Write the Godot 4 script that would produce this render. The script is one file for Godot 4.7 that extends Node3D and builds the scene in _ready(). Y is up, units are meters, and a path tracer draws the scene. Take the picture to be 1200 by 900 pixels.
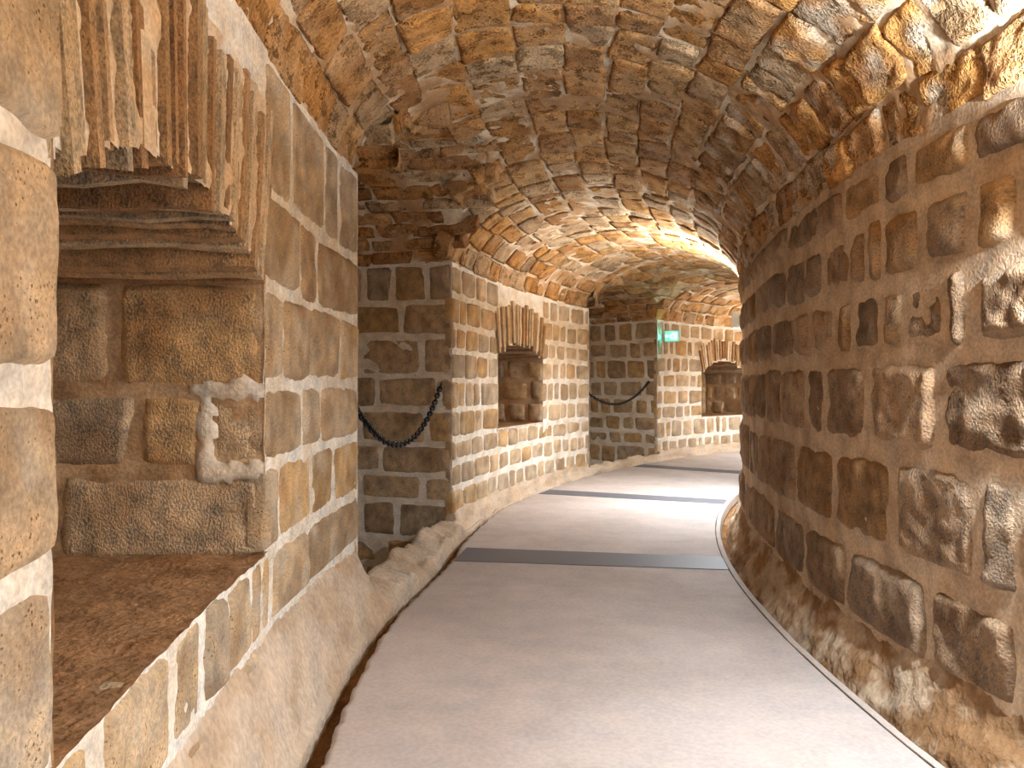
extends Node3D
# A curved, vaulted stone gallery. All places are in metres: the gallery bends round a centre at (CX, -, -CZ);
# r is the distance from that centre, phi the angle along the gallery, y the height above the walkway.

const CX := 17.66
const CZ := 4.4
const RO := 18.8        # outer (left) wall
const RI := 15.65       # inner (right) wall
const RM := 17.225
const HALF := 1.575
const EYE := Vector3(0, 1.6, 0)
const RECESS := [[0.0585, 0.2237], [0.5236, 0.683]]
const PHI0 := -0.5
const PHI1 := 1.12
const ASHLAR_TONES := [Color8(200, 177, 146), Color8(188, 164, 134), Color8(206, 183, 152), Color8(192, 174, 150), Color8(206, 174, 130)]

var nz: FastNoiseLite
var nf: FastNoiseLite
var used := {}
var M := {}
var arc_t: PackedFloat32Array
var arc_len := 0.0


# ---------------------------------------------------------------- small helpers
func P(r: float, phi: float, y: float) -> Vector3:
	return Vector3(CX - r * cos(phi), y, -(CZ + r * sin(phi)))

func along(phi: float) -> Vector3:
	return Vector3(sin(phi), 0, -cos(phi))

func lin(r: int, g: int, b: int) -> Color:
	return Color8(r, g, b).srgb_to_linear()

func sstep(a: float, b: float, x: float) -> float:
	var t := clampf((x - a) / (b - a), 0.0, 1.0)
	return t * t * (3.0 - 2.0 * t)

func numbered(called: String) -> String:
	var n: int = used.get(called, 0)
	used[called] = n + 1
	return called if n == 0 else "%s_%03d" % [called, n]

func base(called: String, label: String, category: String, kind := "", group := "", at := Vector3.ZERO) -> Node3D:
	var o := Node3D.new()
	o.name = numbered(called)
	add_child(o)
	o.position = at
	o.set_meta("label", label)
	o.set_meta("category", category)
	if kind: o.set_meta("kind", kind)
	if group: o.set_meta("group", group)
	return o

func part(parent: Node, called: String, mesh: Mesh, mat: Material, at := Vector3.ZERO) -> MeshInstance3D:
	var o := MeshInstance3D.new()
	o.name = called
	o.mesh = mesh
	o.material_override = null
	for s in mesh.get_surface_count():
		mesh.surface_set_material(s, mat)
	o.cast_shadow = GeometryInstance3D.SHADOW_CASTING_SETTING_DOUBLE_SIDED
	parent.add_child(o, true)
	o.position = at
	return o

# a grid of points as a smooth mesh; cells can be left out
func grid_mesh(pts: PackedVector3Array, cols: PackedColorArray, nu: int, nv: int, out_dir: Vector3, keep := PackedByteArray()) -> ArrayMesh:
	var nor := PackedVector3Array()
	nor.resize(pts.size())
	var idx := PackedInt32Array()
	var flip := 0
	# winding, from the middle cell
	var mi := (nv / 2) * nu + nu / 2
	if mi + nu + 1 >= pts.size(): mi = 0
	var gn := (pts[mi + 1] - pts[mi]).cross(pts[mi + nu] - pts[mi])
	flip = 1 if gn.dot(out_dir) > 0.0 else 0
	for j in nv - 1:
		for i in nu - 1:
			var a := j * nu + i
			var b := a + 1
			var c := a + nu
			var d := c + 1
			var n := (pts[d] - pts[a]).cross(pts[c] - pts[b])
			if flip == 0: n = -n
			nor[a] += n; nor[b] += n; nor[c] += n; nor[d] += n
			if keep.size() and keep[j * (nu - 1) + i] == 0:
				continue
			if flip == 1:
				idx.append_array([a, d, b, a, c, d])
			else:
				idx.append_array([a, b, d, a, d, c])
	for k in nor.size():
		nor[k] = nor[k].normalized() if nor[k].length_squared() > 1e-20 else out_dir
	var arr := []
	arr.resize(Mesh.ARRAY_MAX)
	arr[Mesh.ARRAY_VERTEX] = pts
	arr[Mesh.ARRAY_NORMAL] = nor
	arr[Mesh.ARRAY_COLOR] = cols
	arr[Mesh.ARRAY_INDEX] = idx
	var m := ArrayMesh.new()
	m.add_surface_from_arrays(Mesh.PRIMITIVE_TRIANGLES, arr)
	return m

# ---------------------------------------------------------------- surfaces of the gallery: (u, v, w) -> point
func pf_outer(u: float, v: float, w: float) -> Vector3:
	return P(RO - w, u / RO, v)

func pf_inner(u: float, v: float, w: float) -> Vector3:
	return P(RI + w, u / RI, v)

func pf_back(rb: float) -> Callable:
	return func(u: float, v: float, w: float) -> Vector3: return P(rb - w, u / RO, v)

func pf_radial(phi: float, side: float) -> Callable:     # u = r, v = y
	var t := along(phi) * side
	return func(u: float, v: float, w: float) -> Vector3: return P(u, phi, v) + t * w

func pf_flat(y: float) -> Callable:                      # u = arc on the outer wall, v = r
	return func(u: float, v: float, w: float) -> Vector3: return P(v, u / RO, y + w)

func y_left(phi: float) -> float:
	return lerpf(3.1, 2.95, sstep(0.05, 0.225, phi))

func y_right(phi: float) -> float:
	return lerpf(2.82, 2.74, sstep(0.05, 0.3, phi))

func crown(phi: float) -> float:
	return lerpf(3.9, 3.72, sstep(0.1, 0.32, phi))

func vault_rise(phi: float) -> float:
	return crown(phi) - 0.5 * (y_left(phi) + y_right(phi))

func vault_ry(phi: float, t: float) -> Vector2:
	var th := PI * t
	var c := cos(th)
	return Vector2(RM + HALF * c, lerpf(y_left(phi), y_right(phi), (1.0 - c) * 0.5) + vault_rise(phi) * sin(th))

func vault_h(r: float, phi: float) -> float:
	if r > RO or r < RI: return -9.0
	var c := (r - RM) / HALF
	return lerpf(y_left(phi), y_right(phi), (1.0 - c) * 0.5) + vault_rise(phi) * sqrt(maxf(0.0, 1.0 - c * c))

func cross_h(phi: float) -> float:                       # the little vaults over the recesses
	for q in RECESS:
		if phi > q[0] and phi < q[1]:
			var c: float = (phi - 0.5 * (q[0] + q[1])) / (0.5 * (q[1] - q[0]))
			return y_left(phi) + (crown(phi) - 0.1 - y_left(phi)) * sqrt(1.0 - c * c)
	return -9.0

func make_arc() -> void:
	var n := 400
	var s := PackedFloat32Array([0.0])
	for i in range(1, n + 1):
		s.append(s[i - 1] + (vault_ry(0.15, float(i) / n) - vault_ry(0.15, float(i - 1) / n)).length())
	arc_len = s[n]
	arc_t = PackedFloat32Array()
	var k := 0
	for i in 401:
		var want := arc_len * i / 400.0
		while k < n - 1 and s[k + 1] < want: k += 1
		arc_t.append((k + clampf((want - s[k]) / maxf(1e-6, s[k + 1] - s[k]), 0.0, 1.0)) / n)

func t_of(v: float) -> float:
	var x := clampf(v / arc_len, 0.0, 1.0) * 400.0
	var i := mini(int(x), 399)
	return lerpf(arc_t[i], arc_t[i + 1], x - i)

func pf_vault(u: float, v: float, w: float) -> Vector3:
	var phi := u / RM
	var t := t_of(v)
	var p := vault_ry(phi, t)
	var d := vault_ry(phi, t + 0.004) - vault_ry(phi, t - 0.004)
	var n := Vector2(d.y, -d.x).normalized()             # towards the inside of the gallery
	if n.dot(Vector2(RM - p.x, 2.2 - p.y)) < 0.0: n = -n
	return P(p.x + n.x * w, phi, p.y + n.y * w)

func pf_vault_bed(u: float, v: float, w: float) -> Vector3:
	var p := pf_vault(u, v, w)
	var phi := u / RM
	if t_of(v) < 0.5: 
		var h := cross_h(phi)
		if p.y < h: p.y = minf(h, p.y + 0.8) + 0.05
	return p

func pf_cross_bed(q: Array) -> Callable:
	var pf := pf_cross(q)
	return func(u: float, v: float, w: float) -> Vector3:
		var p: Vector3 = pf.call(u, v, w)
		var h := vault_h(u, atan2(-p.z - CZ, CX - p.x))
		if p.y < h: p.y = h + 0.05
		return p

func pf_cross(q: Array) -> Callable:                     # u = r, v = arc length round the little vault
	var pc: float = 0.5 * (q[0] + q[1])
	var hw: float = 0.5 * (q[1] - q[0])
	var f := func(a: float) -> Vector2:
		var phi := pc - hw * cos(a)
		return Vector2(phi, y_left(phi) + (crown(phi) - 0.1 - y_left(phi)) * sin(a))
	return func(u: float, v: float, w: float) -> Vector3:
		var a := v * PI
		var p: Vector2 = f.call(a)
		var d: Vector2 = f.call(a + 0.01) - f.call(a - 0.01)
		d.x *= RO
		var n := Vector2(d.y, -d.x).normalized()
		if n.dot(Vector2((pc - p.x) * RO, 2.4 - p.y)) < 0.0: n = -n
		return P(u, p.x + n.x * w / RO, p.y + n.y * w)

# ---------------------------------------------------------------- masonry
# one stone: a rough, rounded block face with sides that go back into the wall
func stone(parent: Node3D, called: String, pf: Callable, u0: float, v0: float, u1: float, v1: float, o: Dictionary, rng: RandomNumberGenerator, vs := 1.0) -> void:
	var uc := (u0 + u1) * 0.5
	var vc := (v0 + v1) * 0.5
	var at: Vector3 = pf.call(uc, vc, 0.0)
	var dist := at.distance_to(EYE)
	var cell: float = clampf(dist * 0.0062, 0.02, 0.09) * o.get("lod", 1.0)
	var hw := (u1 - u0) * 0.5
	var hh := (v1 - v0) * 0.5
	if hw < 0.012 or hh * vs < 0.012: return
	var nu := clampi(int(ceil(hw * 2.0 / cell)), 3, 26)
	var nv := clampi(int(ceil(hh * vs * 2.0 / cell)), 3, 26)
	var jit: float = o.get("jitter", 0.014)
	var cj := []
	for k in 4: cj.append(Vector2(rng.randf_range(-jit, jit), rng.randf_range(-jit, jit) / vs))
	var rounding: float = o.get("rounding", 0.09)
	var bulge: float = o.get("bulge", 0.016) * rng.randf_range(0.6, 1.3)
	var rough: float = o.get("rough", 0.008)
	var edge_w: float = o.get("edge", -0.012)
	var ew: float = minf(o.get("edge_width", 0.05), 0.4 * minf(hw, hh * vs))
	var depth: float = o.get("depth", 0.07)
	var proud: float = rng.randf_range(-1, 1) * o.get("uneven", 0.006)
	var tilt: Vector2 = Vector2(rng.randf_range(-1, 1), rng.randf_range(-1, 1)) * o.get("tilt", 0.004)
	var tints: Array = o.tints
	var tint: Color = tints[rng.randi() % tints.size()]
	tint = tint * rng.randf_range(0.86, 1.14)
	var lime: Color = o.get("lime_color", Color(0.6, 0.5, 0.38))
	var lime_k: float = o.get("lime", 0.25)
	var soil: Color = o.get("soil_color", tint * Color(0.62, 0.5, 0.4))
	var so: float = rng.randf() * 400.0
	var gu := nu + 3
	var gv := nv + 3
	var pts := PackedVector3Array()
	var cols := PackedColorArray()
	pts.resize(gu * gv)
	cols.resize(gu * gv)
	for j in gv:
		var b := clampf(float(j - 1) / nv, 0, 1) * 2.0 - 1.0
		b = lerpf(b, sin(b * PI * 0.5), 0.55)
		for i in gu:
			var a := clampf(float(i - 1) / nu, 0, 1) * 2.0 - 1.0
			a = lerpf(a, sin(a * PI * 0.5), 0.55)
			var ra := a * (1.0 - rounding * b * b * b * b)
			var rb := b * (1.0 - rounding * a * a * a * a)
			var s := (ra + 1.0) * 0.5
			var t := (rb + 1.0) * 0.5
			var off: Vector2 = cj[0] * (1 - s) * (1 - t) + cj[1] * s * (1 - t) + cj[2] * (1 - s) * t + cj[3] * s * t
			var u := uc + ra * hw + off.x
			var v := vc + rb * hh + off.y
			var wob := nz.get_noise_3d(u * 6.0, v * vs * 6.0, so) * 0.012
			u += wob * absf(a)
			v += wob * absf(b) / vs
			var e := minf((1.0 - absf(a)) * hw, (1.0 - absf(b)) * hh * vs)
			var k := sstep(0.0, ew, e)
			var big := nz.get_noise_3d(u * 3.2, v * vs * 3.2, so)
			var fine := nf.get_noise_3d(u * 9.0, v * vs * 9.0, so)
			var w: float = edge_w + bulge * k + proud + tilt.x * a + tilt.y * b + rough * (big * 1.2 + fine) * (0.35 + 0.65 * k)
			if i == 0 or j == 0 or i == gu - 1 or j == gv - 1: w = -depth
			pts[j * gu + i] = pf.call(u, v, w) - at
			var c := tint * (1.0 + 0.3 * fine + 0.3 * big)
			c = c.lerp(lime, lime_k * sstep(0.05, 0.5, nz.get_noise_3d(u * 2.6 + 50.0, v * vs * 2.6, so + 9.0)))
			c = c.lerp(soil, 0.6 * sstep(0.1, 0.55, nz.get_noise_3d(u * 2.1 - 80.0, v * vs * 2.1, so + 31.0)))
			c.a = 1.0
			cols[j * gu + i] = c
	var out_dir: Vector3 = (pf.call(uc, vc, 0.05) - at).normalized()
	part(parent, called, grid_mesh(pts, cols, gu, gv, out_dir), o.mat, at)

# courses of stones between the heights in vs; joints can be given per course, else they are drawn at random
func courses(parent: Node3D, pf: Callable, u0: float, u1: float, vs: Array, lens: Vector2, o: Dictionary, rng: RandomNumberGenerator, holes := [], joints := {}, keep = null, scale_v := 1.0) -> void:
	var gap: float = o.get("gap", 0.02)
	var gap_v: float = o.get("gap_v", gap)
	for k in vs.size() - 1:
		var v0: float = vs[k]
		var v1: float = vs[k + 1]
		var spans := [[u0, u1]]
		for h in holes:
			if minf(v1, h[3]) - maxf(v0, h[1]) > 0.35 * (v1 - v0):
				var next := []
				for s in spans:
					if h[2] <= s[0] or h[0] >= s[1]:
						next.append(s)
						continue
					if h[0] > s[0]: next.append([s[0], h[0]])
					if h[2] < s[1]: next.append([h[2], s[1]])
				spans = next
		for s in spans:
			var cuts := [s[0]]
			var given: Array = joints.get(k, [])
			var u: float = s[0]
			var first := true
			while u < s[1]:
				var nxt := -99.0
				for g in given:
					if g > u + 0.04 and (nxt < -98.0 or g < nxt): nxt = g
				var in_given: bool = given.size() > 0 and u >= given.min() - 0.05 and nxt > -98.0
				if in_given:
					u = nxt
				else:
					var step := rng.randf_range(lens.x, lens.y) * (rng.randf_range(0.4, 1.0) if first else 1.0)
					if given.size() and u < given.min() and u + step > given.min() - lens.x * 0.5: u = given.min()
					else: u += step
				first = false
				if s[1] - u < lens.x * 0.45: u = s[1]
				cuts.append(minf(u, s[1]))
			for c in cuts.size() - 1:
				var a: float = cuts[c]
				var b: float = cuts[c + 1]
				if keep != null and not keep.call(0.5 * (a + b), 0.5 * (v0 + v1)): continue
				var g := gap * rng.randf_range(0.6, 1.3)
				var dv := gap_v * 0.5 / scale_v
				var top := v1 - dv
				for h in holes:
					if absf(v1 - h[1]) < 0.05 and b > h[0] and a < h[2]: top = v1 + 0.004
				var ga: float = -o.get("over", -g * 0.5) if c == 0 else g * 0.5
				var gb: float = -o.get("over", -g * 0.5) if c == cuts.size() - 2 else g * 0.5
				stone(parent, o.get("called", "stone"), pf, a + ga, v0 + dv, b - gb, top, o, rng, scale_v)

# the mortar bed between the stones, a rough continuous surface
func bed(parent: Node3D, called: String, pf: Callable, u0: float, u1: float, v0: float, v1: float, o: Dictionary, keep = null, scale_v := 1.0) -> void:
	var us := PackedFloat32Array([u0])
	var vm := (v0 + v1) * 0.5
	var lo: float = o.get("cell", 0.03)
	while us[us.size() - 1] < u1 - 0.001:
		var u := us[us.size() - 1]
		var dist: float = (pf.call(u, vm, 0.0) as Vector3).distance_to(EYE)
		us.append(minf(u1, u + clampf(dist * 0.008, lo, 0.14)))
	var dist_mid: float = (pf.call((u0 + u1) * 0.5, vm, 0.0) as Vector3).distance_to(EYE)
	var nv := maxi(2, int(ceil((v1 - v0) * scale_v / clampf(dist_mid * 0.007, lo, 0.12)))) + 1
	var nu := us.size()
	var pts := PackedVector3Array()
	var cols := PackedColorArray()
	var kp := PackedByteArray()
	pts.resize(nu * nv)
	cols.resize(nu * nv)
	var w0: float = o.get("w", 0.0)
	var amp: float = o.get("rough", 0.008)
	var c0: Color = o.tint
	var c1: Color = o.tint2
	var so: float = o.get("seed", 0.0) * 31.7
	for j in nv:
		var v := lerpf(v0, v1, float(j) / (nv - 1))
		for i in nu:
			var u := us[i]
			var big := nz.get_noise_3d(u * 2.2, v * scale_v * 2.2, so)
			var mid := nz.get_noise_3d(u * 7.0, v * scale_v * 7.0, so + 5.0)
			var fine := nf.get_noise_3d(u * 13.0, v * scale_v * 13.0, so)
			pts[j * nu + i] = pf.call(u, v, w0 + amp * (0.8 * big + 0.9 * mid + 0.5 * fine))
			var c := c0.lerp(c1, sstep(-0.25, 0.4, big + 0.5 * mid)) * (1.0 + 0.2 * fine)
			c.a = 1.0
			cols[j * nu + i] = c
	if keep != null:
		kp.resize((nu - 1) * (nv - 1))
		for j in nv - 1:
			for i in nu - 1:
				kp[j * (nu - 1) + i] = 1 if keep.call((us[i] + us[i + 1]) * 0.5, lerpf(v0, v1, (j + 0.5) / (nv - 1))) else 0
	var um := us[nu / 2]
	var dir: Vector3 = ((pf.call(um, vm, 0.1) as Vector3) - (pf.call(um, vm, 0.0) as Vector3)).normalized()
	part(parent, called, grid_mesh(pts, cols, nu, nv, dir, kp), o.mat)

# a slab swept along a line of cross-sections (used for the thin arch slabs)
func slab(parent: Node3D, called: String, rings: Array, mat: Material, tint: Color) -> void:
	var at: Vector3 = rings[0][0]
	var st := SurfaceTool.new()
	st.begin(Mesh.PRIMITIVE_TRIANGLES)
	var n: int = rings[0].size()
	var mid := Vector3.ZERO
	for ring in rings:
		for p in ring: mid += p
	mid /= float(n * rings.size())
	var quad := func(a: Vector3, b: Vector3, c: Vector3, d: Vector3) -> void:
		var f := (a + b + c + d) * 0.25
		var nn := (c - a).cross(d - b).normalized()
		var flip: bool = nn.dot(f - mid) < 0.0
		if flip: nn = -nn
		var order: Array = [a, b, c, a, c, d] if flip else [a, c, b, a, d, c]
		for p in order:
			var k := 1.0 + 0.35 * nz.get_noise_3d(p.x * 5.0, p.y * 5.0, p.z * 5.0)
			st.set_color(Color(tint.r * k, tint.g * k, tint.b * k, 1.0))
			st.set_normal(nn)
			st.add_vertex(p - at)
	for s in rings.size() - 1:
		for k in n:
			quad.call(rings[s][k], rings[s][(k + 1) % n], rings[s + 1][(k + 1) % n], rings[s + 1][k])
	for e in [0, rings.size() - 1]:
		var ring: Array = rings[e]
		if n == 4: quad.call(ring[0], ring[1], ring[2], ring[3])
		else:
			quad.call(ring[0], ring[1], ring[2], ring[3])
			quad.call(ring[3], ring[4], ring[5], ring[0])
	part(parent, called, st.commit(), mat, at)


# ---------------------------------------------------------------- materials
func noise_bytes(n: int, freq: float, oct: int, kind: int, seed_: int) -> PackedByteArray:
	var f := FastNoiseLite.new()
	f.noise_type = kind
	f.seed = seed_
	f.frequency = freq
	f.fractal_type = FastNoiseLite.FRACTAL_FBM if oct > 1 else FastNoiseLite.FRACTAL_NONE
	f.fractal_octaves = oct
	f.fractal_gain = 0.62
	f.cellular_return_type = FastNoiseLite.RETURN_DISTANCE
	var im := f.get_seamless_image(n, n)
	im.convert(Image.FORMAT_L8)
	return im.get_data()

func tex(n: int, data: PackedByteArray, format: int) -> ImageTexture:
	return ImageTexture.create_from_image(Image.create_from_data(n, n, false, format, data))

# grain of a stone: colour modulation and relief, with open pores where the coarse noise allows them
func stone_textures(n: int, pores: float, contrast: float, seed_: int, hue := 0.16) -> Array:
	var fine := noise_bytes(n, 0.05, 5, FastNoiseLite.TYPE_SIMPLEX_SMOOTH, seed_)
	var coarse := noise_bytes(n, 0.006, 4, FastNoiseLite.TYPE_SIMPLEX_SMOOTH, seed_ + 1)
	var cell := noise_bytes(n, 0.05, 1, FastNoiseLite.TYPE_CELLULAR, seed_ + 2)
	var cell2 := noise_bytes(n, 0.11, 1, FastNoiseLite.TYPE_CELLULAR, seed_ + 3)
	var col := PackedByteArray()
	var hei := PackedByteArray()
	col.resize(n * n * 3)
	hei.resize(n * n)
	for i in n * n:
		var f := fine[i] / 255.0
		var c := coarse[i] / 255.0
		var hole := 0.0
		if pores > 0.0:
			var reach := clampf((c + 0.35 * f - 0.52) * 2.2, 0.0, 1.0) * pores
			hole = clampf((reach * 0.62 - cell[i] / 255.0) * 9.0, 0.0, 1.0)
			hole = maxf(hole, clampf((reach * 0.5 - cell2[i] / 255.0) * 8.0, 0.0, 1.0))
		var h := 0.25 + 0.5 * f + 0.25 * c - 0.4 * hole
		hei[i] = int(clampf(h, 0.0, 1.0) * 255.0)
		var g := 0.9 + contrast * (f - 0.5) + contrast * 0.8 * (c - 0.5)
		g *= 1.0 - 0.45 * hole
		var warm := (c - 0.5) * hue
		col[i * 3] = int(clampf(g + warm * 0.2, 0.0, 1.0) * 255.0)
		col[i * 3 + 1] = int(clampf(g - warm * 0.25, 0.0, 1.0) * 255.0)
		col[i * 3 + 2] = int(clampf(g - warm, 0.0, 1.0) * 255.0)
	return [tex(n, col, Image.FORMAT_RGB8), tex(n, hei, Image.FORMAT_L8)]

func mat(called: String, textures: Array, scale: float, relief: float, rough: float, specular := 0.3) -> StandardMaterial3D:
	var m := StandardMaterial3D.new()
	m.resource_name = called
	m.vertex_color_use_as_albedo = true
	m.roughness = rough
	m.metallic_specular = specular
	m.cull_mode = BaseMaterial3D.CULL_DISABLED
	if textures.size():
		m.albedo_texture = textures[0]
		m.heightmap_enabled = true
		m.heightmap_texture = textures[1]
		m.heightmap_scale = relief
		m.uv1_triplanar = true
		m.uv1_world_triplanar = true
		m.uv1_scale = Vector3.ONE * scale
	return m

func plain(called: String, color: Color, rough: float, metallic := 0.0) -> StandardMaterial3D:
	var m := StandardMaterial3D.new()
	m.resource_name = called
	m.albedo_color = color
	m.roughness = rough
	m.metallic = metallic
	return m

func make_materials() -> void:
	var tufa := stone_textures(1024, 1.0, 0.42, 11)
	var ashlar := stone_textures(1024, 0.3, 0.32, 47)
	var coarse := stone_textures(1024, 0.25, 0.55, 83)
	var lime := stone_textures(512, 0.0, 0.26, 121, 0.06)
	var cement := stone_textures(1024, 0.05, 0.1, 160, 0.03)
	M.tufa = mat("porous vault stone", tufa, 0.85, 2.6, 0.95, 0.2)
	M.ashlar = mat("dressed limestone", ashlar, 0.9, 1.3, 0.9, 0.25)
	M.rough = mat("rough limestone", coarse, 1.2, 1.9, 0.8, 0.35)
	M.rough.uv1_scale = Vector3(1.4, 1.0, 1.4)
	M.mortar = mat("lime mortar", lime, 1.6, 0.6, 0.95, 0.2)
	M.earth = mat("earth and lime render", lime, 0.9, 1.6, 0.98, 0.15)
	M.cement = mat("pale cement screed", cement, 0.5, 0.12, 0.8, 0.3)
	M.strip = plain("grey metal strip", Color(0.37, 0.37, 0.4), 0.6, 0.0)
	M.chain = plain("black chain", Color(0.035, 0.035, 0.045), 0.45, 0.3)
	M.housing = plain("painted lamp housing", Color(0.5, 0.52, 0.54), 0.5, 0.2)
	M.sign_box = plain("sign casing", Color(0.75, 0.77, 0.76), 0.5)


# ---------------------------------------------------------------- lamps
func lens_material(color: Color, energy: float) -> StandardMaterial3D:
	var m := StandardMaterial3D.new()
	m.resource_name = "lamp glass"
	m.albedo_color = Color(0.9, 0.9, 0.9)
	m.emission_enabled = true
	m.emission = color
	m.emission_energy_multiplier = energy
	return m

func wall_lamp(phi: float, y: float, label: String, energy: float, up := 1.15) -> void:
	var t := base("wall_lamp", label, "lamp", "", "up and down lamps on the inner wall", P(RI + 0.02, phi, y))
	var bas := Basis(along(phi), Vector3.UP, along(phi).cross(Vector3.UP))
	t.basis = bas                                        # x along the gallery, z across it
	var s := -1.0 if bas.z.dot(P(RI + 1, phi, y) - P(RI, phi, y)) < 0.0 else 1.0
	var w := 0.13
	var h := 0.22
	var dep := 0.15
	var mid := Vector3(0, 0, s * (0.03 + dep * 0.5))
	var plate := BoxMesh.new(); plate.size = Vector3(0.1, 0.16, 0.04)
	part(t, "wall_plate", plate, M.housing, Vector3(0, 0, s * 0.012))
	var st := SurfaceTool.new()
	st.begin(Mesh.PRIMITIVE_TRIANGLES)
	for b in [[Vector3(w, h, 0.008), Vector3(0, 0, dep * 0.5)], [Vector3(w, h, 0.008), Vector3(0, 0, -dep * 0.5)], [Vector3(0.008, h, dep), Vector3(w * 0.5, 0, 0)], [Vector3(0.008, h, dep), Vector3(-w * 0.5, 0, 0)], [Vector3(w, 0.09, dep), Vector3.ZERO]]:
		var bm := BoxMesh.new()
		bm.size = b[0]
		st.append_from(bm, 0, Transform3D(Basis(), b[1]))
	part(t, "housing", st.commit(), M.housing, mid)
	for d in [-1.0, 1.0]:
		var gl := BoxMesh.new(); gl.size = Vector3(w - 0.012, 0.008, dep - 0.012)
		part(t, "lens", gl, lens_material(Color(1, 0.98, 0.95), 14.0), mid + Vector3(0, d * (h * 0.5 - 0.012), 0))
		var l := AreaLight3D.new()
		l.name = "lamp_glow"
		l.area_size = Vector2(w - 0.012, dep - 0.012)
		l.area_normalize_energy = true
		l.light_energy = energy * (1.0 if d < 0.0 else up)
		l.light_color = Color(0.94, 0.975, 1.0)
		l.shadow_enabled = true
		l.area_range = 40.0
		t.add_child(l, true)
		l.position = mid + Vector3(0, d * (h * 0.5 + 0.004), 0)
		l.rotation = Vector3(-d * -PI * 0.5, 0, 0)


# ---------------------------------------------------------------- the scene
func _ready() -> void:
	# camera
	var cam := Camera3D.new()
	cam.name = "camera"
	cam.fov = 53.13
	cam.near = 0.05
	cam.far = 100.0
	add_child(cam)
	cam.position = EYE
	cam.current = true
	# surroundings: underground, no daylight
	var we := WorldEnvironment.new()
	var env := Environment.new()
	env.background_mode = Environment.BG_COLOR
	env.background_color = Color(0, 0, 0)
	env.tonemap_mode = Environment.TONE_MAPPER_LINEAR
	env.tonemap_exposure = 1.72
	env.sdfgi_enabled = true
	env.ssao_enabled = true
	env.ssil_enabled = true
	we.environment = env
	add_child(we)

	nz = FastNoiseLite.new()
	nz.noise_type = FastNoiseLite.TYPE_SIMPLEX_SMOOTH
	nz.frequency = 1.0
	nz.fractal_octaves = 2
	nz.seed = 5
	nf = FastNoiseLite.new()
	nf.noise_type = FastNoiseLite.TYPE_SIMPLEX_SMOOTH
	nf.frequency = 1.0
	nf.fractal_octaves = 3
	nf.seed = 9
	make_materials()
	make_arc()

	# lamps on the inner wall
	wall_lamp(-0.122, 2.46, "grey up and down wall lamp on the inner wall, facing the near niche", 9.2, 1.05)
	wall_lamp(0.385, 2.46, "grey up and down wall lamp peeking past the bend of the inner wall", 14.5)
	wall_lamp(0.85, 2.46, "grey up and down wall lamp further along, facing the far niche", 14.5)
	wall_lamp(-0.43, 2.46, "added unseen fill lamp behind the view, built like the other wall lamps", 14.0)  # added behind the camera to fill the faces turned towards it

	build_floor()
	build_right_wall()
	build_left_walls()
	build_recesses()
	build_vault()
	build_ends()
	build_fittings()


# ---------------------------------------------------------------- floor
func edge_shift(phi: float) -> float:                    # the outer edge of the walkway is not quite a circle
	return -0.11 * exp(-pow((phi - 0.125) / 0.06, 2.0)) + 0.1 * sstep(0.2, 0.31, phi)

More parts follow.
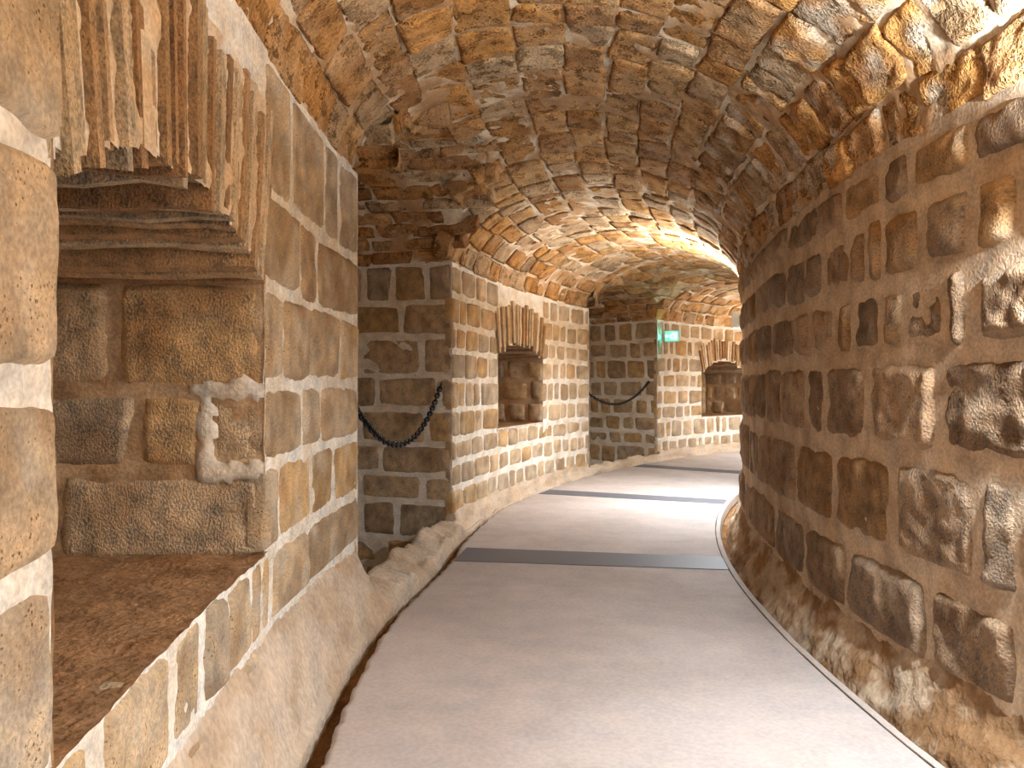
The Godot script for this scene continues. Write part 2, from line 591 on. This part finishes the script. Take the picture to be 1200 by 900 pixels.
func build_floor() -> void:
	var rng := RandomNumberGenerator.new()
	rng.seed = 3
	# the walkway slab: top, broken edges
	var fl := base("floor", "pale cement walkway curving through the gallery", "walkway", "structure")
	var us := PackedFloat32Array([PHI0])
	while us[us.size() - 1] < PHI1:
		var p := us[us.size() - 1]
		us.append(p + clampf(P(17.2, p, 0).distance_to(EYE) * 0.00045, 0.0018, 0.01))
	var rs := PackedFloat32Array()
	var ys := PackedFloat32Array()
	rs.append_array([15.945, 15.945, 15.955])
	ys.append_array([-0.14, -0.006, 0.0])
	for k in range(1, 40):
		rs.append(lerpf(15.955, 18.44, k / 40.0)); ys.append(0.0)
	rs.append_array([18.44, 18.465, 18.49, 18.5, 18.51])
	ys.append_array([0.0, 0.0, -0.003, -0.03, -0.14])
	var nu := us.size()
	var nv := rs.size()
	var pts := PackedVector3Array()
	var cols := PackedColorArray()
	var tone := lin(206, 196, 192)
	var tone2 := lin(196, 185, 180)
	for j in nv:
		for i in nu:
			var arc := us[i] * 17.2
			var edge := sstep(18.42, 18.5, rs[j])
			var r := rs[j] + edge_shift(us[i]) * sstep(16.5, 18.42, rs[j]) + edge * 0.02 * (nz.get_noise_2d(arc * 4.0, 3.0) + 0.8 * nf.get_noise_2d(arc * 16.0, 8.0))
			var y := ys[j] + 0.001 * nz.get_noise_2d(arc * 0.8, rs[j] * 0.8)
			if edge > 0.2 and ys[j] > -0.1: y += 0.012 * nf.get_noise_2d(arc * 14.0, rs[j] * 14.0) * edge
			pts.append(P(r, us[i], y))
			var c := tone.lerp(tone2, sstep(-0.5, 0.5, nz.get_noise_2d(arc * 0.9, rs[j] * 0.9) + 0.4 * nf.get_noise_2d(arc * 4.0, rs[j] * 4.0)))
			c.a = 1.0
			cols.append(c)
	part(fl, "screed", grid_mesh(pts, cols, nu, nv, Vector3.UP), M.cement)
	# the ground under it, with the side gutters
	var gr := base("floor_gutter", "ochre earth in the narrow gutter beside the walkway", "ground", "structure")
	bed(gr, "earth", pf_flat(-0.12), PHI0 * RO, PHI1 * RO, 15.6, 18.9, {"mat": M.earth, "tint": lin(150, 112, 76), "tint2": lin(126, 90, 58), "rough": 0.012, "cell": 0.06, "seed": 2})
	# a thin kerb at the inner edge
	var kb := base("trim_kerb", "thin pale kerb strip along the inner edge of the walkway", "kerb", "structure")
	var st := SurfaceTool.new()
	var kp := PackedVector3Array()
	var kc := PackedColorArray()
	var prof := [Vector2(15.942, -0.1), Vector2(15.941, -0.001), Vector2(15.935, 0.002), Vector2(15.9, 0.001), Vector2(15.89, -0.008), Vector2(15.88, -0.1)]
	for q in prof:
		for i in nu:
			kp.append(P(q.x + 0.004 * nz.get_noise_2d(us[i] * 30.0, 2.0), us[i], q.y + (0.004 * nf.get_noise_2d(us[i] * 120.0, q.x * 50.0) if q.y > 0 else 0.0)))
			kc.append(lin(202, 190, 182))
	part(kb, "strip", grid_mesh(kp, kc, nu, prof.size(), Vector3.UP), M.cement)
	# dark strips let into the walkway
	var names := ["dark grey strip across the walkway, level with the chained recess", "dark grey strip across the walkway in the brightest pool of lamplight", "dark grey strip across the walkway near the bend, before the lit green sign"]
	var spots := [0.154, 0.387, 0.612]
	for k in 3:
		var o := base("floor_strip", names[k], "floor strip", "", "dark strips across the walkway", P(17.2, spots[k], 0.0))
		var sp := PackedVector3Array()
		var sc := PackedColorArray()
		var half := 0.0155 if k == 0 else 0.0125
		var pr := [[-half, -0.02], [-half, 0.005], [-half + 0.0002, 0.006], [half - 0.0002, 0.006], [half, 0.005], [half, -0.02]]
		for q in pr:
			for i in 40:
				sp.append(P(lerpf(15.95, 18.45 + edge_shift(spots[k]), i / 39.0), spots[k] + q[0], q[1]) - o.position)
				sc.append(Color(1, 1, 1))
		part(o, "plate", grid_mesh(sp, sc, 40, pr.size(), Vector3.UP), M.strip)
	# left footing: a sloping render at the base of the outer wall, a low ridge before the recesses
	var tl := base("trim_footing", "pale rough render sloping from the outer wall to the gutter", "footing", "structure")
	var tp := PackedVector3Array()
	var tc := PackedColorArray()
	var n := 26
	var pale := lin(216, 200, 182)
	var dun := lin(200, 178, 154)
	for j in n:
		var k := float(j) / (n - 1)
		for i in nu:
			var phi := us[i]
			var open := 0.0
			for q in RECESS: open = maxf(open, sstep(q[0] - 0.002, q[0] + 0.012, phi) * (1.0 - sstep(q[1] - 0.012, q[1] + 0.002, phi)))
			var top := lerpf(0.5, 0.26, sstep(-0.02, 0.24, phi))
			var wr := 18.6 + 0.22 * k
			var wy := -0.14 + (top + 0.14) * pow(k, 0.8)
			if k < 0.16: wr = 18.6 - 0.0 + 0.03 * k; wy = -0.14 + 0.16 * (k / 0.16)
			# over the recess: ridge, then down into the pit
			var rr: float
			var ry: float
			if k < 0.16: rr = 18.6 + 0.1 * k; ry = -0.14 + 0.18 * (k / 0.16)
			elif k < 0.5: rr = lerpf(18.62, 18.86, (k - 0.16) / 0.34); ry = lerpf(0.04, 0.13, (k - 0.16) / 0.34)
			else: rr = lerpf(18.86, 19.15, (k - 0.5) / 0.5); ry = lerpf(0.13, -0.75, (k - 0.5) / 0.5)
			var arc := phi * RO
			var rough := 0.022 * nz.get_noise_3d(arc * 1.8, k * 1.6, 4.0) + 0.012 * nf.get_noise_3d(arc * 9.0, k * 5.0, 8.0)
			var es := edge_shift(phi)
			var r := lerpf(wr + es * (1.0 - k), rr + es * (1.0 - sstep(0.0, 0.6, k)), open) + (rough * 0.6 if j > 0 else 0.0)
			var y := lerpf(wy, ry, open) + (rough * (1.0 + 1.5 * open) if j > 0 else 0.0)
			tp.append(P(r, phi, y))
			var c := pale.lerp(dun, sstep(-0.3, 0.5, nz.get_noise_3d(arc * 1.7, k * 2.0, 14.0) + 0.4 * nf.get_noise_3d(arc * 8.0, k * 6.0, 3.0)))
			c.a = 1.0
			tc.append(c)
	part(tl, "render_slope", grid_mesh(tp, tc, nu, n, Vector3(1, 1, 0).normalized()), M.earth)
	# right footing: rough rock
	var tr := base("trim_footing", "rough rocky footing with pale lime along the inner wall", "footing", "structure")
	var rp := PackedVector3Array()
	var rc := PackedColorArray()
	n = 22
	var rock := lin(158, 124, 90)
	var chalk := lin(208, 188, 164)
	for j in n:
		var k := float(j) / (n - 1)
		for i in nu:
			var arc := us[i] * RI
			var r := lerpf(15.85, 15.62, k)
			var y := -0.14 + 0.44 * pow(k, 1.15)
			var rough := 0.022 * nz.get_noise_3d(arc * 2.0, k * 1.5, 24.0) + 0.012 * nf.get_noise_3d(arc * 7.0, k * 5.0, 28.0) + 0.012 * nf.get_noise_3d(arc * 24.0, k * 12.0, 21.0)
			rp.append(P(r + rough, us[i], y + rough * 0.7))
			var c := rock.lerp(chalk, sstep(-0.35, 0.35, nz.get_noise_3d(arc * 1.6, k * 1.6, 44.0) + 0.7 * nf.get_noise_3d(arc * 8.0, k * 5.0, 5.0) - 0.3 * sstep(0.1, 0.25, us[i])))
			c.a = 1.0
			rc.append(c)
	part(tr, "rock_slope", grid_mesh(rp, rc, nu, n, Vector3(-1, 1, 0).normalized()), M.earth)


# ---------------------------------------------------------------- right wall
func build_right_wall() -> void:
	var rng := RandomNumberGenerator.new()
	rng.seed = 21
	var w := base("wall_right", "rough brown stone wall on the inside of the bend, wide beige joints", "wall", "structure")
	var tints := [lin(166, 138, 110), lin(150, 124, 98), lin(174, 144, 114), lin(156, 134, 112), lin(176, 140, 98)]
	var o := {"mat": M.rough, "tints": tints, "gap": 0.055, "gap_v": 0.065, "bulge": 0.044, "rough": 0.018, "edge": -0.018, "edge_width": 0.06, "jitter": 0.02, "rounding": 0.1, "uneven": 0.008, "lime": 0.5, "lime_color": lin(208, 184, 156)}
	var rows := [0.2, 0.684, 1.23, 1.754, 2.14, 2.52, 2.83]
	var joints := {
		0: [-1.3, -0.68, 0.18, 0.91, 1.71, 3.0],
		1: [-1.3, -1.04, -0.35, 0.37, 1.11, 1.86, 2.43, 3.1, 3.68],
		2: [-1.5, -0.76, -0.09, 0.54, 0.91, 1.52, 2.07, 2.61, 3.1, 3.68],
		3: [-1.5, -1.0, -0.83, -0.46, -0.22, 0.12, 0.36, 0.82, 1.15, 1.85, 2.46, 3.24],
		4: [-1.3, -1.0, -0.62, -0.25, -0.07, 0.12, 0.57, 0.9, 1.39, 1.96, 2.58, 3.15],
		5: [-1.0, -0.52, -0.24, 0.24, 0.66, 1.32, 2.03, 3.0]}
	courses(w, pf_inner, -3.6, 9.0, rows, Vector2(0.4, 0.75), o, rng, [], joints)
	bed(w, "mortar_bed", pf_inner, PHI0 * RI, PHI1 * RI, 0.05, 2.86, {"mat": M.mortar, "tint": lin(216, 194, 168), "tint2": lin(198, 172, 144), "rough": 0.006, "w": 0.0, "cell": 0.028, "seed": 3})


# ---------------------------------------------------------------- left walls with their niches
func build_left_walls() -> void:
	var light: Array = ASHLAR_TONES.map(func(c: Color) -> Color: return c.srgb_to_linear())
	var o := {"mat": M.ashlar, "tints": light, "gap": 0.045, "gap_v": 0.034, "bulge": 0.03, "rough": 0.005, "edge": -0.014, "edge_width": 0.028, "jitter": 0.014, "rounding": 0.07, "uneven": 0.004, "over": 0.012, "lime": 0.35, "lime_color": lin(222, 208, 186)}
	var bo := {"mat": M.mortar, "tint": lin(246, 243, 236), "tint2": lin(234, 224, 208), "rough": 0.007, "w": -0.001, "cell": 0.028}
	# [phi0, phi1, niche phi0, niche phi1, sill, arch spring, arch crown, arch top, rows, label]
	var bays := [
		[PHI0, 0.0585, -0.153, -0.05, 0.83, 2.02, 2.24, 2.86, [0.1, 0.47, 0.82, 1.23, 1.6, 2.05, 2.49, 3.1], "pale dressed stone wall with white joints, around the near niche"],
		[0.2237, 0.5236, 0.318, 0.418, 0.98, 1.98, 2.16, 2.78, [0.1, 0.42, 0.71, 0.98, 1.3, 1.64, 1.97, 2.26, 2.6, 2.95], "brightly lit stone wall with white joints, around the middle niche"],
		[0.683, PHI1, 0.787, 0.887, 0.83, 1.86, 2.16, 2.66, [0.1, 0.42, 0.83, 1.14, 1.5, 1.84, 2.2, 2.6, 2.95], "dressed stone wall around the far niche, past the second recess"]]
	var joints1 := {
		2: [-1.0, -0.71, -0.05, 0.46, 1.1], 1: [-1.0, -0.83, -0.14, 1.1], 3: [-0.94, -0.27, 0.16, 1.1],
		4: [-0.94, -0.65, -0.14, 0.63, 1.1], 5: [-0.94, -0.3, 0.06, 1.1], 6: [-0.94, -0.47, 0.26, 0.61, 1.1]}
	for n in 3:
		var b: Array = bays[n]
		var rng := RandomNumberGenerator.new()
		rng.seed = 60 + n
		var w := base("wall_left", b[9], "wall", "structure")
		o.gap = 0.055 if n == 0 else 0.03
		o.lime = 0.55 if n == 0 else 0.6
		var na: float = b[2] * RO
		var nb: float = b[3] * RO
		var hole := [na, b[4], nb, b[7]]
		courses(w, pf_outer, maxf(b[0] * RO, -6.0), minf(b[1] * RO, 18.5), b[8], Vector2(0.24, 0.62), o, rng, [hole], joints1 if n == 0 else {})
		var bb := bo.duplicate()
		bb.seed = 7 + n
		var cu := (na + nb) * 0.5
		var hw := (nb - na) * 0.5
		var rise: float = b[6] - b[5]
		var rad := (hw * hw + rise * rise) / (2.0 * rise)
		var cy: float = b[6] - rad
		bed(w, "mortar_bed", pf_outer, b[0] * RO, b[1] * RO, -0.1, y_left(b[0]) + 0.02, bb, func(u: float, v: float) -> bool:
			if u < na or u > nb or v < b[4]: return true
			return v > cy + sqrt(rad * rad - (u - cu) * (u - cu)) + 0.04)
		# niche: jambs, back, sill
		var deep := 1.2
		var jo := {"mat": M.rough, "tints": light, "gap": 0.035, "bulge": 0.03, "rough": 0.011, "edge": -0.014, "edge_width": 0.04, "jitter": 0.016, "rounding": 0.05, "uneven": 0.008, "over": 0.0, "lime": 0.15, "lime_color": lin(210, 186, 156)}
		var jb := {"mat": M.mortar, "tint": lin(204, 178, 148), "tint2": lin(180, 148, 114), "rough": 0.01, "w": -0.002, "cell": 0.03, "seed": 20 + n}
		var jrows: Array = [0.8, 1.205, 1.58, 2.08, 2.3] if n == 0 else ([0.98, 1.32, 1.66, 1.98, 2.2] if n == 1 else [0.83, 1.2, 1.56, 1.9, 2.2])
		var jj := {0: [18.77, 19.72], 1: [18.8, 19.06, 19.36, 19.8], 2: [18.79, 19.46, 19.8]} if n == 0 else {}
		var face := pf_radial(b[3], -1.0)
		courses(w, face, RO + 0.005, RO + deep, jrows, Vector2(0.3, 0.6), jo, rng, [], jj)
		bed(w, "mortar_bed", face, RO - 0.004, RO + deep, b[4] - 0.1, 2.5, jb)
		if n == 0:
			# a thick white smear of pointing round one block; it thins out under the stones at its rim
			var smear := func(u: float, v: float, d: float) -> Vector3:
				var e := minf(19.1 - u + 0.05 * nz.get_noise_2d(u * 9.0, v * 9.0), 0.225 - absf(v - 1.4) + 0.06 * nz.get_noise_2d(u * 9.0 + 7.0, v * 9.0))
				e = minf(e, maxf(u - 19.025, absf(v - 1.393) - 0.15) + 0.03 * nz.get_noise_2d(u * 12.0 - 7.0, v * 12.0))
				return face.call(u, v, lerpf(-0.06, d, sstep(-0.035, -0.004, e)))
			bed(w, "mortar_patch", smear, RO - 0.002, 19.16, 1.1, 1.7, {"mat": M.mortar, "tint": lin(246, 243, 236), "tint2": lin(234, 224, 208), "rough": 0.008, "w": 0.014, "cell": 0.012, "seed": 33})
		var near_face := pf_radial(b[2], 1.0)
		courses(w, near_face, RO + 0.005, RO + deep, jrows, Vector2(0.3, 0.6), jo, rng)
		bed(w, "mortar_bed", near_face, RO - 0.004, RO + deep, b[4] - 0.1, 2.5, jb)
		var back := pf_back(RO + deep)
		courses(w, back, na, nb, jrows, Vector2(0.3, 0.6), jo, rng)
		bed(w, "mortar_bed", back, na, nb, b[4] - 0.1, 2.5, jb)
		bed(w, "sill", pf_flat(b[4]), na - 0.02, nb + 0.02, RO - 0.012, RO + deep, {"mat": M.earth, "tint": lin(176, 140, 106), "tint2": lin(154, 118, 86), "rough": 0.012, "w": 0.004, "cell": 0.03, "seed": 40 + n})
		# thin slabs set on edge make the arch, bedded in thick lime
		bed(w, "arch_mortar", pf_outer, na, nb, b[5] + 0.02, b[7] + 0.02, {"mat": M.mortar, "tint": lin(242, 232, 214), "tint2": lin(224, 200, 170), "rough": 0.018 if n == 0 else 0.01, "w": 0.003 if n == 0 else -0.02, "cell": 0.018, "seed": 90 + n}, func(u: float, v: float) -> bool:
			return v > cy + sqrt(rad * rad - (u - cu) * (u - cu)) + 0.03)
		var pitch := 0.064 if n == 0 else 0.1
		var half_ang := asin(hw / rad)
		var count := int(2.0 * half_ang * rad / pitch)
		var slabs := [lin(204, 174, 138), lin(190, 156, 118), lin(212, 188, 154), lin(176, 140, 104), lin(214, 194, 166)]
		for k in count:
			var a0 := lerpf(-half_ang, half_ang, (k + 0.06) / count)
			var a1 := lerpf(-half_ang, half_ang, (k + rng.randf_range(0.45, 0.85)) / count)
			var lo := rad + rng.randf_range(-0.03, 0.06)
			var top: float = b[7] + rng.randf_range(-0.06, 0.05)
			var edge_k := absf(float(k) / (count - 1) - 0.5) * 2.0
			top -= 0.24 * edge_k * edge_k * (1.0 if n > 0 else 0.2)
			var rings := []
			var front := rng.randf_range(0.0, 0.032) if n == 0 else rng.randf_range(0.005, 0.045)
			var segs := 7 if n == 0 else 4
			for s in segs:
				var rr := lerpf(RO - front, RO + deep - 0.02, pow(float(s) / (segs - 1), 1.2))
				var ja := rng.randf_range(-0.004, 0.004)
				var jl := rng.randf_range(-0.014, 0.014)
				var ring := []
				var fan := 0.55
				var mid_y := (cy + lo + top) * 0.5 if n > 3 else lerpf(cy + lo * cos(a0), top, 0.5)
				var pts2 := [
					Vector2(cu + (lo + jl) * sin(a0 + ja), cy + (lo + jl) * cos(a0)),
					Vector2(cu + (lo + jl) * sin(a1 + ja), cy + (lo + jl) * cos(a1)),
					Vector2(cu + (lo + (mid_y - cy - lo * cos(a1)) * fan) * sin(a1 + ja) + rng.randf_range(-0.006, 0.006), mid_y + rng.randf_range(-0.03, 0.03)),
					Vector2(cu + (lo + (top - cy - lo * cos(a1)) * fan) * sin(a1 + ja), top),
					Vector2(cu + (lo + (top - cy - lo * cos(a0)) * fan) * sin(a0 + ja), top),
					Vector2(cu + (lo + (mid_y - cy - lo * cos(a0)) * fan) * sin(a0 + ja) + rng.randf_range(-0.006, 0.006), mid_y + rng.randf_range(-0.03, 0.03))]
				for q in pts2: ring.append(P(rr, q.x / RO, q.y))
				rings.append(ring)
			slab(w, "voussoir", rings, M.rough, slabs[rng.randi() % slabs.size()] * rng.randf_range(0.85, 1.1))


# ---------------------------------------------------------------- recesses on the outer side
func build_recesses() -> void:
	var light: Array = ASHLAR_TONES.map(func(c: Color) -> Color: return c.srgb_to_linear())
	var labels := ["stone sides of the first recess, behind the near chain", "stone sides of the second recess, behind the far chain"]
	for n in 2:
		var q: Array = RECESS[n]
		var rng := RandomNumberGenerator.new()
		rng.seed = 90 + n
		var w := base("wall_recess", labels[n], "wall", "structure")
		var o := {"mat": M.rough, "tints": light, "gap": 0.045, "gap_v": 0.04, "bulge": 0.028, "rough": 0.008, "edge": -0.014, "edge_width": 0.035, "jitter": 0.016, "rounding": 0.05, "uneven": 0.005, "over": 0.0, "lime": 0.12, "lime_color": lin(196, 170, 140)}
		var bo := {"mat": M.mortar, "tint": lin(246, 243, 236), "tint2": lin(234, 224, 208), "rough": 0.008, "w": -0.003, "cell": 0.035, "seed": 50 + n}
		var rows := [-0.75, -0.45, -0.15, 0.28, 0.58, 0.92, 1.31, 1.69, 2.14, 2.52, 2.95]
		var joints := {9: [18.8, 19.1, 19.5, 19.85], 8: [18.8, 19.4, 20.1], 7: [18.8, 19.15, 19.9], 6: [18.8, 18.95, 19.7], 5: [18.8, 19.1, 19.9], 4: [18.8, 19.65], 3: [18.8, 19.15, 19.9], 2: [18.8, 19.45], 1: [18.8, 19.6]} if n == 0 else {}
		var deep := 1.7
		var far_face := pf_radial(q[1], -1.0)
		courses(w, far_face, RO + 0.005, RO + deep, rows, Vector2(0.3, 0.75), o, rng, [], joints)
		bed(w, "mortar_bed", far_face, RO - 0.004, RO + deep, -0.8, 2.98, bo)
		var near_face := pf_radial(q[0], 1.0)
		courses(w, near_face, RO + 0.005, RO + deep, rows.slice(3), Vector2(0.4, 0.8), o, rng)
		bed(w, "mortar_bed", near_face, RO - 0.004, RO + deep, -0.8, 3.12, bo)
		var back := pf_back(RO + deep)
		courses(w, back, q[0] * RO, q[1] * RO, rows.slice(2) + [3.4, 3.85], Vector2(0.4, 0.8), o, rng)
		bed(w, "mortar_bed", back, q[0] * RO - 0.3, q[1] * RO + 0.3, -0.8, 3.95, bo)
		var g := base("floor_recess", "sunken earth floor of the recess behind the chain", "ground", "structure", "sunken recess floors")
		bed(g, "earth", pf_flat(-0.66), q[0] * RO - 0.1, q[1] * RO + 0.15, RO + 0.1, RO + deep + 0.1, {"mat": M.earth, "tint": lin(158, 124, 90), "tint2": lin(138, 104, 74), "rough": 0.03, "cell": 0.06, "seed": 60 + n})


# ---------------------------------------------------------------- vaults
func build_vault() -> void:
	var warm := [lin(224, 172, 114), lin(216, 160, 98), lin(228, 180, 122), lin(210, 160, 108), lin(214, 178, 136), lin(226, 166, 98), lin(206, 154, 102), lin(228, 194, 152)]
	var o := {"mat": M.tufa, "tints": warm, "called": "vault_stone", "gap": 0.014, "gap_v": 0.014, "bulge": 0.012, "rough": 0.013, "edge": -0.006, "edge_width": 0.025, "jitter": 0.028, "rounding": 0.03, "uneven": 0.014, "tilt": 0.01, "depth": 0.16, "lime": 0.3, "lime_color": lin(222, 196, 160)}
	var worn := o.duplicate()
	worn.merge({"rough": 0.022, "uneven": 0.018, "bulge": 0.022, "lime": 0.8, "gap": 0.022, "gap_v": 0.022, "lime_color": lin(232, 216, 192)}, true)
	var bo := {"mat": M.mortar, "tint": lin(232, 216, 190), "tint2": lin(190, 152, 112), "rough": 0.022, "w": -0.011, "cell": 0.035, "seed": 71}
	var keep := func(u: float, v: float) -> bool:
		var phi := u / RM
		var p := vault_ry(phi, t_of(v))
		return p.x < RM or p.y >= cross_h(phi) - 0.03
	var keep_bed := func(u: float, v: float) -> bool:
		var phi := u / RM
		var p := vault_ry(phi, t_of(v))
		return p.x < RM or p.y >= cross_h(phi) - 0.5
	var rng := RandomNumberGenerator.new()
	rng.seed = 120
	var rows := [0.0]
	while rows[rows.size() - 1] < arc_len - 0.2:
		rows.append(rows[rows.size() - 1] + rng.randf_range(0.24, 0.38))
	rows[rows.size() - 1] = arc_len
	var cuts := [-0.3, 0.03, 0.24, 0.52, 0.95]
	var labels := ["ochre porous stone vault over the near end of the walkway", "ochre stone vault crossing in front of the first recess", "lamp lit ochre stone vault over the middle niche", "rough stone vault past the bend, over the second recess"]
	for k in 4:
		var c := base("ceiling", labels[k], "vault", "structure")
		var low := rows.size() - 4                           # the courses above the inner wall: decayed, washed with lime
		courses(c, pf_vault, cuts[k] * RM, cuts[k + 1] * RM, rows.slice(0, low + 1), Vector2(0.28, 0.62), o, rng, [], {}, keep)
		courses(c, pf_vault, cuts[k] * RM, cuts[k + 1] * RM, rows.slice(low), Vector2(0.28, 0.5), worn if k < 2 else o, rng, [], {}, keep)
		var b2 := bo.duplicate()
		bed(c, "mortar_bed", pf_vault_bed, (cuts[k] if k > 0 else PHI0) * RM, (cuts[k + 1] if k < 3 else PHI1) * RM, 0.0, arc_len, b2, keep_bed)
	# the little vaults over the recesses; where one vault lies below the other its bed runs on hidden behind it
	var lab2 := ["ochre vault of thin courses over the first recess", "dark rough vault over the second recess"]
	for n in 2:
		var q: Array = RECESS[n]
		var c := base("ceiling_recess", lab2[n], "vault", "structure")
		var pf := pf_cross(q)
		var len_v := 3.7
		var kc := func(u: float, v: float) -> bool:
			var p: Vector3 = pf.call(u, v, 0.0)
			var phi := atan2(-p.z - CZ, CX - p.x)
			return p.y >= vault_h(u, phi) - 0.02
		var kb := func(u: float, v: float) -> bool:
			var p: Vector3 = pf.call(u, v, 0.0)
			var phi := atan2(-p.z - CZ, CX - p.x)
			return p.y >= vault_h(u, phi) - 0.5
		var rr := [0.0]
		while rr[rr.size() - 1] < 0.95: rr.append(rr[rr.size() - 1] + rng.randf_range(0.04, 0.065))
		rr[rr.size() - 1] = 1.0
		var oc := o.duplicate()
		oc.rough = 0.014
		courses(c, pf, 17.0, RO + 1.7, rr, Vector2(0.35, 0.8), oc, rng, [], {}, kc, len_v)
		bed(c, "mortar_bed", pf_cross_bed(q), 17.0, RO + 1.75, 0.0, 1.0, bo, kb, len_v)


func build_ends() -> void:  # added caps that hold the bounced light; the gallery itself runs on
	for e in [[PHI0, 1.0, "added unseen end cap behind the view, keeps light in the gallery", 130], [PHI1, -1.0, "added unseen end cap past the far bend, keeps light in the gallery", 131]]:
		var w := base("wall_added_end", e[2], "wall", "structure")
		bed(w, "mortar_bed", pf_radial(e[0], e[1]), RI - 0.2, RO + 0.2, -0.2, 4.0, {"mat": M.mortar, "tint": lin(190, 156, 120), "tint2": lin(160, 124, 90), "rough": 0.02, "cell": 0.08, "seed": e[3]})


# ---------------------------------------------------------------- chains and the exit sign
func chain(a: Vector3, b: Vector3, sag: float, label: String) -> void:
	var t := base("barrier_chain", label, "chain", "", "", a)
	var link := ArrayMesh.new()
	var st := SurfaceTool.new()
	st.begin(Mesh.PRIMITIVE_TRIANGLES)
	var ring := 14
	var tube := 7
	var wire := 0.0095
	for i in ring:
		for j in tube:
			var quad := []
			for d in [[0, 0], [1, 0], [1, 1], [0, 1]]:
				var al: float = TAU * (i + d[0]) / ring
				var be: float = TAU * (j + d[1]) / tube
				var cx := 0.016 * signf(cos(al)) if absf(cos(al)) > 0.3 else 0.0
				var core := Vector3(cos(al) * 0.023 + cx, sin(al) * 0.023, 0)
				var nn := Vector3(cos(al), sin(al), 0)
				var n := nn * cos(be) + Vector3(0, 0, 1) * sin(be)
				quad.append([core + n * wire, n])
			for k in [0, 2, 1, 0, 3, 2]:
				st.set_normal(quad[k][1])
				st.add_vertex(quad[k][0])
	link = st.commit()
	# the hanging line, walked in even steps
	var line := []
	var n := 400
	for i in n + 1:
		var s := float(i) / n
		line.append(a.lerp(b, s) + Vector3.DOWN * sag * 4.0 * s * (1.0 - s))
	var step := 0.064
	var acc := 0.0
	var k := 0
	for i in n:
		acc += (line[i + 1] as Vector3).distance_to(line[i])
		if acc >= step:
			acc -= step
			var dir: Vector3 = (line[i + 1] - line[i]).normalized()
			var o := part(t, "link", link, M.chain, line[i] - a)
			var side := dir.cross(Vector3.UP).normalized()
			var up := side.cross(dir)
			var bas := Basis(dir, up, side)
			o.basis = bas * Basis(Vector3.RIGHT, (0.25 if k % 2 == 0 else 0.25 + PI * 0.5))
			k += 1
	for e in [a, b]:
		var eye := TorusMesh.new()
		eye.inner_radius = 0.016
		eye.outer_radius = 0.03
		eye.rings = 16
		eye.ring_segments = 8
		var o := part(t, "eye_bolt", eye, M.chain, e - a)
		o.rotation = Vector3(0, 0, PI * 0.5)

func build_fittings() -> void:
	var q: Array = RECESS[0]
	chain(P(18.9, q[0] + 0.001, 1.58), P(18.91, q[1] - 0.002, 1.6), 0.54, "black metal chain hanging across the near recess")
	q = RECESS[1]
	chain(P(18.9, q[0] + 0.001, 1.5), P(18.99, q[1] - 0.002, 1.64), 0.36, "black metal chain hanging across the second recess, before the green sign")
	# lit exit sign on the corner of the far wall
	var at := P(18.62, 0.7, 2.62)
	var t := base("exit_sign", "small lit green exit sign on the corner past the second recess", "sign", "", "", at)
	var ph := 0.7
	t.basis = Basis(Vector3.UP, -0.35)
	var box := BoxMesh.new(); box.size = Vector3(0.31, 0.24, 0.07)
	part(t, "casing", box, M.sign_box)
	var panel := BoxMesh.new(); panel.size = Vector3(0.29, 0.22, 0.012)
	var gm := lens_material(Color(0.04, 0.72, 0.62), 0.85)
	gm.resource_name = "sign face"
	var face := part(t, "sign_panel", panel, gm, Vector3(0, 0, 0.036))
	var wm := lens_material(Color(0.7, 1.0, 0.96), 1.0)
	# pictogram: door, running figure, arrow
	for b in [[0.075, 0.0, 0.07, 0.15, 0.0], [-0.09, 0.0, 0.08, 0.022, 0.0], [-0.115, 0.018, 0.05, 0.02, 0.8], [-0.115, -0.018, 0.05, 0.02, -0.8], [0.0, 0.02, 0.03, 0.07, -0.3], [0.018, -0.045, 0.022, 0.07, -0.5], [-0.02, -0.045, 0.022, 0.07, 0.6], [0.0, 0.03, 0.09, 0.016, 0.35], [0.014, 0.075, 0.026, 0.026, 0.78]]:
		var bm := BoxMesh.new(); bm.size = Vector3(b[2], b[3], 0.004)
		var pc := part(face, "pictogram", bm, wm, Vector3(b[0], b[1], 0.008))
		pc.rotation.z = b[4]
	var l := AreaLight3D.new()
	l.name = "sign_glow"
	l.area_size = Vector2(0.28, 0.21)
	l.light_color = Color(0.35, 1.0, 0.9)
	l.light_energy = 0.3
	l.area_normalize_energy = true
	l.area_range = 20.0
	l.shadow_enabled = true
	t.add_child(l)
	l.position = Vector3(0, 0, 0.05)
	l.rotation = Vector3(0, PI, 0)
